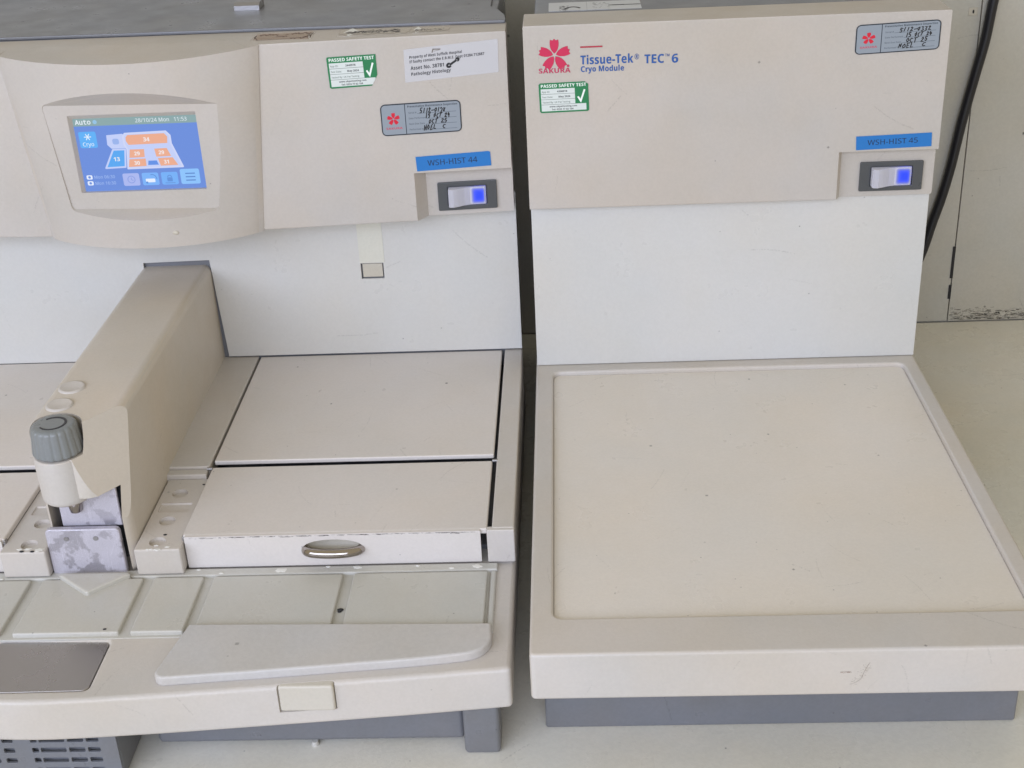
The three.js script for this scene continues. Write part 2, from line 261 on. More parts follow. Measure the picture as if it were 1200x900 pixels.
// ---------------------------------------------------------------- cold module on the right
const cryo = thing('cold_plate_module', 'cream cold plate module with a large flat white tray and one hood switch', 'lab machine', 0.17, 0.08);
{
  const T = cryo, W = 0.34, yD = 0.107;
  part('plinth', box(0.007, 0.333, 0, 0.0722, -0.20, 0.352, 0.002), M.grey, T);
  const baseShape = roundPoly(pz([[0, 0.406], [W, 0.406], [W, -0.25], [0, -0.25]]), 0.004);
  baseShape.holes.push(roundPoly(pz([[0.0155, 0.3675], [0.327, 0.3675], [0.327, 0.0015], [0.0155, 0.0015]]), 0.008, THREE.Path));
  const base = part('base', plan(baseShape, 0.0708, yD, 0.0022, 4), M.cream, T);
  const tray = part('cold_plate', plan(roundPoly(pz([[0.0157, 0.3673], [0.3268, 0.3673], [0.3268, 0.0017], [0.0157, 0.0017]]), 0.0079), 0.09, 0.1030, 0.0003, 1), M.plate, T);
  part('back_panel', box(0.0008, W - 0.0004, yD + 0.0005, 0.2660, -0.0145, -0.0117, 0.0006), M.panel, T);
  // hood with the stepped-back switch corner
  const hoodShape = poly(pz([[0, 0], [W, 0], [W, -0.0475], [0, -0.0475]]));
  const notch = plan(poly(pz([[0.2585 - 0.009, 0.02], [0.2585, 0], [0.2624, -0.0080], [0.36, -0.0080], [0.36, 0.02]])), 0.24, 0.3022, 0);
  const hood = part('hood', cut(plan(hoodShape, 0.2607, 0.4157, 0.0014, 2), notch), M.hood, T);
  const rear = part('rear_housing', box(0.0087, 0.3315, 0.107, 0.4152, -0.25, -0.0478, 0.003), M.grey, T);
  rocker(T, 0.2782, 0.3306, 0.2655, 0.2908, -0.0080);
  // hood print
  const print = canvasTexture(1024, 420, (k, w, h) => {
    k.clearRect(0, 0, w, h); const px = (x) => (x - 0.010) / 0.120 * w, py = (y) => (0.4075 - y) / 0.0492 * h;
    petals(k, px(0.0250), py(0.3916), 112, '#c8204f'); k.fillStyle = '#c0305a'; fit(k, 'SAKURA', px(0.0116), py(0.3772), 222, 'bold 46px sans-serif');
    k.beginPath(); k.arc(px(0.0358), py(0.3826), 9, 0, 7); k.fill();
    k.fillStyle = '#b3283f'; k.fillRect(px(0.0459), py(0.3978), px(0.0637) - px(0.0459), 10);
    k.fillStyle = '#1f56a0'; fit(k, 'Tissue-Tek', px(0.0457), py(0.3833), px(0.0885) - px(0.0457), 'bold 84px sans-serif');
    fit(k, '®', px(0.0893), py(0.3858), 34, '52px sans-serif'); fit(k, 'TEC', px(0.0973), py(0.3822), px(0.1135) - px(0.0973), 'bold 84px sans-serif');
    fit(k, 'TM', px(0.1140), py(0.3872), 32, '26px sans-serif'); fit(k, '6', px(0.1190), py(0.3820), 50, 'bold 84px sans-serif');
    fit(k, 'Cryo Module', px(0.0457), py(0.3772), px(0.0812) - px(0.0457), 'bold 54px sans-serif');
  });
  sticker('printed_logo', T, [[0.010, 0.4075], [0.130, 0.4075], [0.010, 0.3583]], () => 0, print, null, { alpha: true, rough: 0.5, thick: 0.0001, lift: 0.00015, label: 'pink blossom emblem and blue lettering' });
  const safe = sticker('safety_sticker', T, [[0.0112, 0.3690], [0.0516, 0.3696], [0.0118, 0.3444]], () => 0, safetySticker('4200018', 'May 2024'), [[0.03, 0], [0.93, 0], [1, 0.09], [1, 0.96], [0.97, 1], [0.03, 1], [0, 0.95], [0, 0.05]], { label: 'green and white safety test sticker' });
  sticker('service_sticker', T, [[0.2655, 0.4062], [0.3322, 0.4084], [0.2655, 0.3826]], () => 0, serviceSticker([['5112-0332', 410, 300], ['15 OCT 24', 470, 250], ['OCT 25', 478, 210], ['NOEL  C', 410, 260]]), roundOutline(0.06, 0.15), { label: 'silver maintenance sticker with red blossom and handwriting' });
  sticker('name_label', T, [[0.2716, 0.3152], [0.3332, 0.3165], [0.2722, 0.3036]], () => 0, nameLabel('WSH-HIST 45'), null, { label: 'blue tape label reading WSH-HIST 45' });
  // peeling strip label on the grey top
  const strip = canvasTexture(800, 200, (k, w, h) => {
    k.clearRect(0, 0, w, h); k.fillStyle = '#c9ccd0'; k.fillRect(0, 0, w, 96); k.fillRect(0, 90, 520, 108); k.fillStyle = '#9da2a8'; k.fillRect(330, 0, 3, 198);
    k.fillStyle = '#55595f'; for (let i = 0; i < 26; i++) k.fillRect(360 + rnd() * 150, 30 + rnd() * 130, 8 + rnd() * 26, 4);
    k.strokeStyle = '#1b1b1f'; k.lineWidth = 20; k.beginPath(); k.arc(210, 190, 74, 3.4, 5.7); k.stroke(); for (let i = 0; i < 60; i++) { k.fillStyle = `rgba(40,40,44,${0.3 + rnd() * 0.5})`; k.fillRect(90 + rnd() * 80, 80 + rnd() * 110, 4 + rnd() * 16, 3 + rnd() * 8); }
  });
  const lab = flatPrint('top_label', rear, 0.0208, 0.0985, -0.089, -0.054, 0.41545, strip, { alpha: true });
  // scuff on the front edge
  const scuff = canvasTexture(256, 256, (k, w, h) => {
    k.clearRect(0, 0, w, h); k.strokeStyle = 'rgba(150,122,102,0.2)'; k.lineWidth = 3;
    k.beginPath(); k.moveTo(190, 20); k.quadraticCurveTo(160, 90, 150, 150); k.quadraticCurveTo(140, 190, 96, 210); k.stroke();
    for (let i = 0; i < 90; i++) { const t = rnd(); k.fillStyle = `rgba(140,112,92,${0.04 + rnd() * 0.14})`; k.fillRect(100 + (rnd() - 0.5) * 60 + t * 80, 215 - t * 190 + (rnd() - 0.5) * 30, 2 + rnd() * 12, 1 + rnd() * 4); }
    for (let i = 0; i < 30; i++) { k.fillStyle = `rgba(150,118,98,${0.05 + rnd() * 0.12})`; k.fillRect(10 + rnd() * 60, 95 + rnd() * 18, 6 + rnd() * 14, 2 + rnd() * 3); }
  });
  sticker('scuff_mark', base, [[0.1955, 0.0985], [0.2215, 0.0985], [0.1955, 0.0765]], () => 0.406, scuff, null, { alpha: true, rough: 0.7, thick: 0.00005, lift: 0.00012 });
}
function rocker(T, x0, x1, y0, y1, z, zs = 0) {
  const zz = (x) => z + zs * (x - x0);
  const w = x1 - x0, h = y1 - y0, cx = (x0 + x1) / 2, cy = (y0 + y1) / 2, turn = (g) => { const p = g.attributes.position; for (let i = 0; i < p.count; i++) p.setZ(i, p.getZ(i) + zz(p.getX(i))); g.computeVertexNormals(); return g; };
  const fs = roundPoly(rect(x0, x1, y0, y1), 0.0012); fs.holes.push(roundPoly(rect(cx - w * 0.335, cx + w * 0.335, cy - h * 0.34, cy + h * 0.34), 0.001, THREE.Path));
  const frame = part('power_switch', turn(front(fs, 0.0002, 0.0026, 0.0005, 2)), M.bezel, T); frame.userData.label = 'dark framed rocker switch glowing blue at one end';
  part('switch_well', turn(new THREE.BoxGeometry(w * 0.7, h * 0.7, 0.0004).translate(cx, cy, 0.0002)), M.bezel, frame);
  // rocker: translucent shell, bent along its length, with a blue lamp behind the pressed end
  const hw = w * 0.315, hh = h * 0.315, prof = [];
  prof.push([-hw, 0.0010], [hw, 0.0010], [hw, 0.0031], [hw * 0.95, 0.0036], [hw * 0.2, 0.0038], [-hw * 0.15, 0.0052], [-hw * 0.5, 0.0082], [-hw * 0.72, 0.0096], [-hw * 0.93, 0.0092], [-hw, 0.0080]);
  const sh = new THREE.Shape(prof.map(([a, b]) => new THREE.Vector2(a, b))), g = new THREE.ExtrudeGeometry(sh, { depth: 2 * hh - 0.001, bevelEnabled: true, bevelThickness: 0.0005, bevelSize: 0.0004, bevelOffset: -0.0004, bevelSegments: 2 });
  g.translate(0, 0, -hh + 0.0005); g.rotateX(Math.PI / 2); // (x, depth, y) -> z holds the profile
  { const p = g.attributes.position; for (let i = 0; i < p.count; i++) p.setXYZ(i, p.getX(i) + cx, p.getY(i) + cy, p.getZ(i)); }
  const flip = g; { const p = flip.attributes.position; let mn = 9, mx = -9; for (let i = 0; i < p.count; i++) { mn = Math.min(mn, p.getZ(i)); mx = Math.max(mx, p.getZ(i)); } if (mx < 0.0005) { for (let i = 0; i < p.count; i++) { p.setZ(i, -p.getZ(i)); p.setY(i, 2 * cy - p.getY(i)); } } }
  part('rocker_key', turn(toCreasedNormals(flip, 0.5)), new THREE.MeshPhysicalMaterial({ color: lin(0.78, 0.78, 0.84), roughness: 1, transmission: 0.5, thickness: 0 }), frame);
  part('indicator_lamp', turn(new THREE.BoxGeometry(hw * 0.62, hh * 1.5, 0.0006).translate(cx + hw * 0.58, cy, 0.0022)), new THREE.MeshStandardMaterial({ color: 0x000000, emissive: lin(0.01, 0.05, 1), emissiveIntensity: 3.5 }), frame);
  const lens = new RoundedBoxGeometry(hw * 0.84, hh * 1.86, 0.0012, 4, 0.0006); { const p = lens.attributes.position, uv = lens.attributes.uv; for (let i = 0; i < p.count; i++) uv.setXY(i, p.getX(i) / (hw * 0.84) + 0.5, p.getY(i) / (hh * 1.86) + 0.5); }
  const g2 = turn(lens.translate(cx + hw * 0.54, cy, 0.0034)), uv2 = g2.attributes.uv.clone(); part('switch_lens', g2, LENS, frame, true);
}

// ---------------------------------------------------------------- dispensing console on the left
const XC = -0.328, XR = -0.0145, XL = 2 * XC - XR;
const wing = (x) => { const d = Math.abs(x - XC); return d < 0.103 ? 0 : -0.016 * (d - 0.103) / 0.2105; };
const con = thing('dispensing_console', 'cream tissue embedding console with lit touchscreen, dispensing arm and hinged lids', 'lab machine', XC, 0.1);
{
  const T = con, mirror = (x) => 2 * XC - x;
  // ---- base with bowed front
  const half = [[-0.0136, 0.3801], [-0.0726, 0.3863], [-0.1290, 0.3914], [-0.1853, 0.3962], [-0.2417, 0.4011], [-0.2930, 0.4047]];
  const outline = [[-0.0130, -0.05], ...half, [XC, 0.4064], ...half.map(([x, z]) => [mirror(x), z]).reverse(), [mirror(-0.0130), -0.05]];
  const bs = roundPoly(pz(outline), outline.map((_, i) => (i === 1 || i === outline.length - 2) ? 0.004 : (i === 0 || i === outline.length - 1) ? 0.001 : 0.02));
  bs.holes.push(roundPoly(pz([[-0.3745, 0.3947], [-0.2945, 0.3937], [-0.2945, 0.3417], [-0.3745, 0.3397]]), 0.005, THREE.Path));
  const tabCut = plan(roundPoly(pz([[-0.1680, 0.44], [-0.1300, 0.44], [-0.1300, 0.3885], [-0.1680, 0.3915]]), 0.003), 0.0545, 0.12, 0);
  const base = part('base', cut(plan(bs, 0.0425, 0.0760, 0.0032, 4), tabCut), M.cream, T);
  part('front_tab', front(roundPoly(rect(-0.1675, -0.1305, 0.0548, 0.0758), 0.0025), 0.384, 0.3944, 0.0016, 3), mat(lin(0.62, 0.585, 0.51), mapCream, 0.55), base);
  part('steel_plate', plan(roundPoly(pz([[-0.3742, 0.3944], [-0.2948, 0.3934], [-0.2948, 0.3420], [-0.3742, 0.3400]]), 0.005), 0.066, 0.0748, 0.0004, 1), new THREE.MeshPhysicalMaterial({ color: lin(0.42, 0.40, 0.395), metalness: 1, roughness: 0.38, roughnessMap: roughTex }), T);
  // ---- chassis below
  const ch = part('chassis', box(-0.62, -0.030, 0.004, 0.0425, -0.20, 0.30, 0.002), M.grey, T);
  part('foot', box(-0.0487, -0.0238, 0, 0.0425, 0.350, 0.3770, 0.003), M.grey, T);
  part('foot', box(mirror(-0.0238), mirror(-0.0487), 0, 0.0425, 0.350, 0.3770, 0.003), M.grey, T);
  part('drawer_rail', box(-0.266, -0.0489, 0.003, 0.0425, 0.310, 0.3655, 0.004), M.grey, T);
  part('rubber_foot', cyl(0.0028, 0.0022, 0, 0.0032, -0.155, 0.3645, 16), M.tile, T);
  {
    const vs = poly(rect(-0.40, -0.2815, 0.002, 0.0425)); const slots = [];
    for (let r = 0; r < 4; r++) for (const [a, b] of [[-0.3965, -0.3890], [-0.3855, -0.3520 - 0.012], [-0.3600, -0.3525], [-0.3405, -0.3360], [-0.3345, -0.3150 - 0.002], [-0.3150, -0.3040], [-0.3020, -0.2935]]) slots.push(roundPoly(rect(a, b, 0.0075 + r * 0.0088, 0.0075 + r * 0.0088 + 0.0042), 0.0012, THREE.Path));
    vs.holes.push(...slots);
    const vent = part('vent_grille', front(vs, 0.395, 0.397, 0.0002, 1), M.grey, T);
    part('vent_box', box(-0.3995, -0.282, 0.0025, 0.042, 0.30, 0.3925, 0.001), M.grey, T);
    part('vent_side', box(-0.2822, -0.2812, 0.002, 0.0424, 0.30, 0.3948, 0.0003), M.grey, T);
  }
  // ---- shelf of plates under the lids
  const yS = 0.0760;
  for (const [a, b] of [[-0.1325, -0.0335], [-0.2365, -0.1405], [-0.2815, -0.2440], [-0.3655, -0.2895], [-0.4115, -0.3745], [-0.5150, -0.4195]])
    part('warm_tile', plan(roundPoly(pz([[a, 0.3375], [b, 0.3375], [b, 0.2720], [a, 0.2720]]), 0.0018), yS - 0.004, yS + 0.0040, 0.0012, 3), M.tile, T);
  part('shelf_liner', box(-0.63, -0.0322, yS - 0.001, yS + 0.0007, 0.2688, 0.3400, 0.0003), M.tile, T);
  part('ledge', box(-0.63, -0.0265, yS - 0.002, yS + 0.0030, 0.2600, 0.2690, 0.0014), M.tile, T);
  part('ledge_end', box(-0.0315, -0.0270, yS - 0.002, yS + 0.0024, 0.2692, 0.3420, 0.0018), M.tile, T);
  // chevron that points at the dispensing spot
  {
    const s = roundPoly(pz([[-0.3540, 0.2705], [-0.2985, 0.2705], [-0.3250, 0.2945]]), 0.0025);
    part('chevron', plan(s, yS, yS + 0.0075, 0.0016, 3), M.tile, T);
  }
  // pad at the front right
  {
    const s = roundPoly(pz([[-0.2397, 0.3335], [-0.0280, 0.3386], [-0.0269, 0.3581], [-0.0357, 0.3709], [-0.0699, 0.3760], [-0.1546, 0.3842], [-0.2458, 0.3921], [-0.2510, 0.3873]]), [0.002, 0.002, 0.006, 0.012, 0.02, 0.03, 0.004, 0.004]);
    part('hand_rest_pad', plan(s, yS - 0.0005, yS + 0.0072, 0.0018, 4), mat(lin(0.575, 0.56, 0.54), mapBench, 0.6), T);
  }
  // ---- upper deck: rims, arm foot and lids
  part('side_rim', box(-0.0300, -0.0135, 0.0760, 0.1070, -0.05, 0.2565, 0.0014), M.cream, T);
  part('side_rim', box(mirror(-0.0135), mirror(-0.0300), 0.0760, 0.1070, -0.05, 0.2565, 0.0014), M.cream, T);
  part('rim_post', box(-0.0338, -0.0134, 0.0782, 0.1064, 0.2535, 0.2590, 0.001), M.cream, T);
  part('lid_well', box(-0.64, -0.0300, 0.0760, 0.0800, -0.05, 0.2380, 0.0005), M.grey, T);
  for (const sgn of [1, -1]) {
    const m = (x) => sgn > 0 ? x : mirror(x), X = (a, b) => sgn > 0 ? [a, b] : [mirror(b), mirror(a)];
    const strip = part('hinge_strip', box(...X(-0.300, -0.2627), 0.093, 0.1072, -0.05, 0.1565, 0.0012), M.cream, T);
    part('step_block', box(...X(-0.300, -0.2635), 0.0760, 0.1052, 0.1570, 0.1660, 0.0012), M.cream, T);
    const sock = box(...X(-0.2948, -0.2600), 0.0795, 0.1016, 0.1663, 0.2678, 0.0014);
    const rs = [0.1885, 0.2285, 0.2570];
    part('rack_block', cut(sock, ...rs.map((z) => cyl(0.0062, 0.0062, 0.0985, 0.12, m(-0.2795), z, 36)), box(...X(-0.2905, -0.2660), 0.1002, 0.12, 0.2030, 0.2160, 0.001)), M.cream, T);
    // lids
    const rearLid = part('rear_lid', box(...X(-0.2605, -0.0325), 0.1030, 0.1072, -0.0475, 0.1485, 0.0012), M.lid, T);
    const fl = part('front_lid', mergeGeometries([metres(box(...X(-0.2605, -0.0335), 0.1010, 0.1058, 0.1560, 0.2555, 0.0012)),
      metres((() => { const s = roundPoly(rect(...X(-0.2590, -0.0385), 0.0785, 0.1056), 0.001); const cx = m(-0.1485); const h = new THREE.Path(); h.absellipse(cx, 0.0940, 0.0222, 0.0068, 0, Math.PI * 2, true); s.holes.push(h); return front(s, 0.2546, 0.2580, 0, 1); })())], false), M.lid, T, true);
    // recessed pull: dish and bright bar
    const cx = m(-0.1485), dish = new THREE.SphereGeometry(1, 36, 18, 0, Math.PI * 2, 0, Math.PI / 2).rotateX(-Math.PI / 2).scale(0.0226, 0.0074, 0.010).translate(cx, 0.0940, 0.2575);
    part('pull_dish', dish, M.creamWorn, fl);
    const pts = []; for (let i = 0; i <= 24; i++) { const a = Math.PI * i / 24; pts.push(V(cx - Math.cos(a) * 0.0205, 0.0912 + Math.pow(Math.sin(a), 0.6) * 0.0024, 0.2558 + Math.pow(Math.sin(a), 0.75) * 0.0105)); }
    part('pull_bar', new THREE.TubeGeometry(new THREE.CatmullRomCurve3(pts), 60, 0.0036, 14), M.chrome, fl);
    // hinge pins beside the lids
    part('hinge_pin', new THREE.CylinderGeometry(0.0013, 0.0013, 0.004, 12).rotateZ(Math.PI / 2).translate(m(-0.0315), 0.1062, 0.1570), M.alu, T);
    part('hinge_pin', new THREE.CylinderGeometry(0.0013, 0.0013, 0.004, 12).rotateZ(Math.PI / 2).translate(m(-0.2620), 0.1062, 0.1590), M.alu, T);
    part('lid_catch', box(...X(-0.2612, -0.2594), 0.0990, 0.1045, 0.2515, 0.2560, 0.0006), M.alu, T);
    // worn paint along the folded edge
    const worn = canvasTexture(1024, 24, (k, w, h) => { k.clearRect(0, 0, w, h); for (let i = 0; i < 150; i++) { k.fillStyle = `rgba(70,60,58,${0.12 + rnd() * 0.5})`; const l = 2 + rnd() * rnd() * 42; k.fillRect(rnd() * w, h * (0.1 + 0.5 * rnd() * rnd()), l, 1 + rnd() * 2.6); } });
    sticker('worn_edge', fl, [[Math.min(m(-0.2585), m(-0.039)), 0.1052], [Math.max(m(-0.2585), m(-0.039)), 0.1052], [Math.min(m(-0.2585), m(-0.039)), 0.1028]], () => 0.2580, worn, null, { alpha: true, thick: 0.00005, lift: 0.0001 });
  }
  // wax drips on the ledge and the racks, dark crumbs in the grooves
  const wax = new THREE.MeshPhysicalMaterial({ color: lin(0.74, 0.73, 0.69), roughness: 0.35 });
  for (let i = 0; i < 20; i++) {
    const onRack = i % 2 === 0, x = onRack ? (i % 4 ? -0.2925 + rnd() * 0.03 : -0.3940 + rnd() * 0.03) : -0.40 + rnd() * 0.36, y = onRack ? 0.1015 : yS + 0.0030, z = onRack ? 0.262 + rnd() * 0.006 : 0.2605 + rnd() * 0.0085, a = 0.0008 + rnd() * rnd() * 0.0035;
    const g = new THREE.IcosahedronGeometry(1, 2), p = g.attributes.position; for (let k = 0; k < p.count; k++) { const n = 1 + 0.35 * Math.sin(p.getX(k) * 5 + i) * Math.cos(p.getZ(k) * 4 + i * 2); p.setXYZ(k, p.getX(k) * n, p.getY(k), p.getZ(k) * n); } g.computeVertexNormals();
    part('wax_drip', g.scale(a * 1.6, 0.0005, a).translate(x, y, z), wax, T);
  }
  for (const [x, y, z, a] of [[-0.1368, yS + 0.0014, 0.3130, 0.0016], [-0.1372, yS + 0.0012, 0.3150, 0.001], [-0.3790, 0.1018, 0.2665, 0.0012], [-0.3710, 0.1018, 0.2668, 0.0011], [-0.2760, 0.1018, 0.2480, 0.0010], [-0.2635, 0.1018, 0.1760, 0.0008], [-0.3000, yS + 0.0042, 0.3340, 0.0009]])
    part('dirt_crumb', new THREE.IcosahedronGeometry(a, 1).scale(1.5, 0.5, 1).translate(x, y, z), M.rubber, T);
  // ---- back panel with the arm slot
  {
    const s = poly([[XL + 0.002, 0.1075], [-0.3600, 0.1075], [-0.3564, 0.2052], [-0.2955, 0.2062], [-0.2906, 0.1085], [XR + 0.0008, 0.1085], [XR + 0.0008, 0.262], [XL + 0.002, 0.262]]);
    for (const x of [-0.1573, mirror(-0.1365)]) s.holes.push(poly(rect(x, x + 0.0208, 0.1832, 0.1982)));
    const bp = part('back_panel', front(s, -0.0492, -0.0470, 0.0003, 1), M.panel, T);
    for (const x of [-0.1573, mirror(-0.1365)]) part('slot_insert', box(x + 0.0012, x + 0.0196, 0.1842, 0.1972, -0.0520, -0.0487, 0.0005), M.creamWorn, bp);
    part('old_tape', new THREE.BoxGeometry(0.0225, 0.056, 0.00025).translate(-0.1465, 0.2270, -0.04680), mat(lin(0.74, 0.725, 0.63), mapCream, 0.5), bp);
  }
  const rearH = part('rear_housing', (() => { return plan(roundPoly(pz([[-0.0150, -0.0440], [-0.45, -0.0520], [-0.636, -0.0500], [-0.636, -0.27], [-0.030, -0.27], [-0.030, -0.105], [-0.0230, -0.090], [-0.0165, -0.066]]), 0.002), 0.4095, 0.4122, 0.0008, 2); })(), M.grey, T);
  part('rear_body', box(-0.636, -0.024, 0.09, 0.4093, -0.27, -0.0505, 0.002), M.grey, T);
  // ---- hood: swept wings
  const hs = poly(pz([[XR, -0.0503], [XR, wing(XR)], [-0.225, 0], [-0.2325, 0], [-0.2325, -0.0198], [-0.4125, -0.0198], [-0.4125, 0], [-0.431, 0], [XL, wing(XL)], [XL, -0.0503]]));
  const zr = (x) => wing(x) - 0.0132;
  const notch = plan(poly(pz([[-0.0975 - 0.0118, 0.012], [-0.0975, wing(-0.0975)], [-0.0890, zr(-0.089)], [0.02, zr(0.02)], [0.02, 0.03]])), 0.22, 0.2936, 0);
  const hood = part('hood', cut(plan(hs, 0.2505, 0.4093, 0.0014, 2), notch, new THREE.BoxGeometry(0.2110, 0.04, 0.04).translate(-0.3225, 0.4060, 0.0002)), M.hood, T);
  rocker(T, -0.0797, -0.0287, 0.2548, 0.2802, zr(-0.0797), -0.076);
  // control panel: a shallow barrel that narrows downwards, with a flat face let into it
  const XB = -0.3225, zc = (s) => 0.031 * Math.pow(1 - s * s, 0.8), hwAt = (y) => 0.0925 + (0.1080 - 0.0925) * (y - 0.2503) / 0.159;
  const barrel = new THREE.BoxGeometry(2, 1, 1, 56, 10, 1); {
    const p = barrel.attributes.position;
    for (let i = 0; i < p.count; i++) {
      const s = Math.max(-1, Math.min(1, p.getX(i))), bell = 1 - s * s, y0 = 0.2503 - 0.0012 * bell, y1 = 0.4090 - 0.0042 * bell, y = y0 + (y1 - y0) * (p.getY(i) + 0.5);
      p.setXYZ(i, XB + s * hwAt(y), p.getZ(i) < 0 && p.getY(i) > 0.49 ? 0.4094 : y, p.getZ(i) > 0 ? 0.0006 + zc(s) : -0.02);
    }
    barrel.computeVertexNormals();
  }
  // the flat face has sloping walls: steep at the sides, wide at the top
  const zB = 0.0188, flare = (pts, r, z0, z1, grow) => new ConvexGeometry([[z0, 0], [z1, 1]].flatMap(([z, k]) => roundPoly(pts.map(([x, y], i) => [x + grow[i][0] * k, y + grow[i][1] * k]), r).getPoints(5).map((p) => V(p.x, p.y, z))));
  const bez = [[-0.3855, 0.2815], [-0.2607, 0.2785], [-0.2460, 0.3670], [-0.3945, 0.3705]];
  const scr = [-0.3725, -0.2692, 0.2955, 0.3575];
  const panelG = cut(barrel, flare(bez, 0.004, zB, zB + 0.03, [[0, -0.014], [0, -0.014], [0, 0.030], [0, 0.030]]), flare(rect(...scr), 0.0008, zB - 0.0040, zB + 0.004, [[-0.0056, 0], [0.0006, 0], [0.0006, 0.0080], [-0.0056, 0.0080]]));
  const cp = part('control_panel', panelG, M.hood, T);
  const dimple = part('indent', new THREE.SphereGeometry(1, 16, 10).scale(0.0028, 0.0018, 0.0008).translate(-0.298, 0.2615, 0.0006 + zc((-0.298 - XB) / 0.0935)), M.creamWorn, cp);
  // touchscreen
  const ui = canvasTexture(840, 520, (k, w, h) => {
    k.fillStyle = '#3c6bcb'; k.fillRect(0, 0, w, h);
    k.fillStyle = '#6c8f88'; k.fillRect(0, 0, w, 58);
    k.fillStyle = '#eef4f4'; k.font = 'bold 44px monospace'; k.fillText('Auto', 20, 46); k.fillStyle = '#79b4d6'; k.font = 'bold 36px sans-serif'; k.fillText('✻', 138, 46);
    k.beginPath(); k.arc(152, 32, 14, 0, 7); k.fill();
    k.fillStyle = '#dfe9e8'; k.font = '36px sans-serif'; k.fillText('28/10/24 Mon', 420, 44); k.fillText('11:53', 676, 44);
    const rr = (x, y, ww, hh, r, c) => { k.fillStyle = c; k.beginPath(); k.roundRect(x, y, ww, hh, r); k.fill(); };
    rr(28, 96, 116, 112, 12, '#2b9bef'); k.strokeStyle = '#e6f3fb'; k.lineWidth = 6; for (let i = 0; i < 3; i++) { const a = i * Math.PI / 3; k.beginPath(); k.moveTo(86 - 24 * Math.cos(a), 132 - 24 * Math.sin(a)); k.lineTo(86 + 24 * Math.cos(a), 132 + 24 * Math.sin(a)); k.stroke(); }
    k.fillStyle = '#e6f3fb'; k.font = '38px sans-serif'; k.fillText('Cryo', 44, 196);
    const P = (pts, c, lw, sc) => { k.beginPath(); pts.forEach(([x, y], i) => i ? k.lineTo(x, y) : k.moveTo(x, y)); k.closePath(); k.fillStyle = c; k.fill(); if (lw) { k.strokeStyle = sc; k.lineWidth = lw; k.lineJoin = 'round'; k.stroke(); } };
    const L = '#b9c6f2';
    P([[216, 128], [318, 122], [336, 138], [336, 190], [322, 214], [234, 214], [212, 190]], L, 8, L); rr(246, 150, 44, 40, 14, '#7f9fe0');
    P([[240, 226], [322, 226], [304, 348], [172, 352]], '#1f90e8', 12, L);
    P([[336, 118], [610, 112], [634, 140], [634, 196], [690, 358], [320, 360], [336, 226], [322, 196], [322, 140]], L, 12, '#c9cff0');
    P([[352, 128], [598, 124], [616, 148], [610, 192], [350, 196], [336, 170], [338, 144]], '#ef9663');
    P([[352, 228], [448, 228], [444, 284], [340, 286]], '#ef9663'); P([[516, 228], [600, 226], [622, 282], [522, 284]], '#ef9663');
    P([[338, 296], [448, 294], [446, 346], [326, 350]], '#ef9663'); P([[530, 294], [630, 292], [660, 346], [542, 348]], '#ef9663');
    P([[464, 310], [520, 310], [530, 340], [458, 340]], '#2f6fd8');
    k.fillStyle = '#f6ece6'; k.font = 'bold 40px sans-serif'; k.fillText('34', 452, 176); k.fillText('13', 232, 306); k.font = 'bold 36px sans-serif'; k.fillText('29', 376, 270); k.fillText('29', 540, 268); k.fillText('30', 366, 336); k.fillText('31', 566, 334);
    rr(28, 398, 40, 30, 8, '#e7effb'); rr(28, 440, 40, 30, 8, '#e7effb'); k.fillStyle = '#3e6fcf'; k.beginPath(); k.arc(48, 413, 9, 0, 7); k.arc(48, 455, 9, 0, 7); k.fill();
    k.fillStyle = '#8fb0ea'; k.font = '30px sans-serif'; k.fillText('Mon 06:30', 78, 424); k.fillText('Mon 16:30', 78, 468);
    rr(272, 394, 112, 88, 12, '#97a6e6'); rr(402, 394, 112, 88, 12, '#55a0f2'); rr(532, 394, 112, 88, 12, '#4b9bf0'); rr(662, 376, 130, 106, 12, '#6db4f6');
    k.strokeStyle = '#6f86d6'; k.lineWidth = 6; k.beginPath(); k.arc(328, 438, 24, 0, 7); k.stroke(); k.beginPath(); k.moveTo(328, 424); k.lineTo(328, 438); k.lineTo(340, 446); k.stroke();
    rr(424, 436, 64, 26, 6, '#e9f1fb'); k.strokeStyle = '#2a6fc8'; k.lineWidth = 6; k.beginPath(); k.arc(470, 438, 30, 4.4, 6.4); k.stroke(); rr(424, 456, 14, 14, 3, '#2a6fc8');
    rr(570, 432, 36, 28, 4, '#2a6fc8'); k.strokeStyle = '#2a6fc8'; k.beginPath(); k.arc(588, 430, 13, Math.PI, 0); k.stroke(); rr(554, 466, 68, 8, 3, '#3c7fd6');
    for (let i = 0; i < 3; i++) rr(696, 404 + i * 24, 66, 8, 3, '#2562b8');
    k.fillStyle = 'rgba(196,208,240,0.25)'; k.fillRect(0, 0, w, h);  // pale film over the whole picture: glass glare painted in as haze
  });
  {
    const g = new THREE.BoxGeometry(scr[1] - scr[0] + 0.002, scr[3] - scr[2] + 0.002, 0.001).translate((scr[0] + scr[1]) / 2, (scr[2] + scr[3]) / 2, zB - 0.0042);
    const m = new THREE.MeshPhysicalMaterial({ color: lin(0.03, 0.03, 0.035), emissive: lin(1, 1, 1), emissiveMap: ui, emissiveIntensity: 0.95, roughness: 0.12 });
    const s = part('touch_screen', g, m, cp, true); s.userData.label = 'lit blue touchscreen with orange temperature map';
  }
  // ---- hood stickers
  const safe = sticker('safety_sticker', T, [[-0.1612, 0.3957], [-0.1210, 0.3963], [-0.1605, 0.3698]], wing, safetySticker('2440978', 'May 2024'), [[0.02, 0], [1, 0], [0.99, 0.66], [0.86, 0.99], [0.03, 1], [0, 0.96], [0, 0.04]], { label: 'green safety test sticker with a torn corner' });
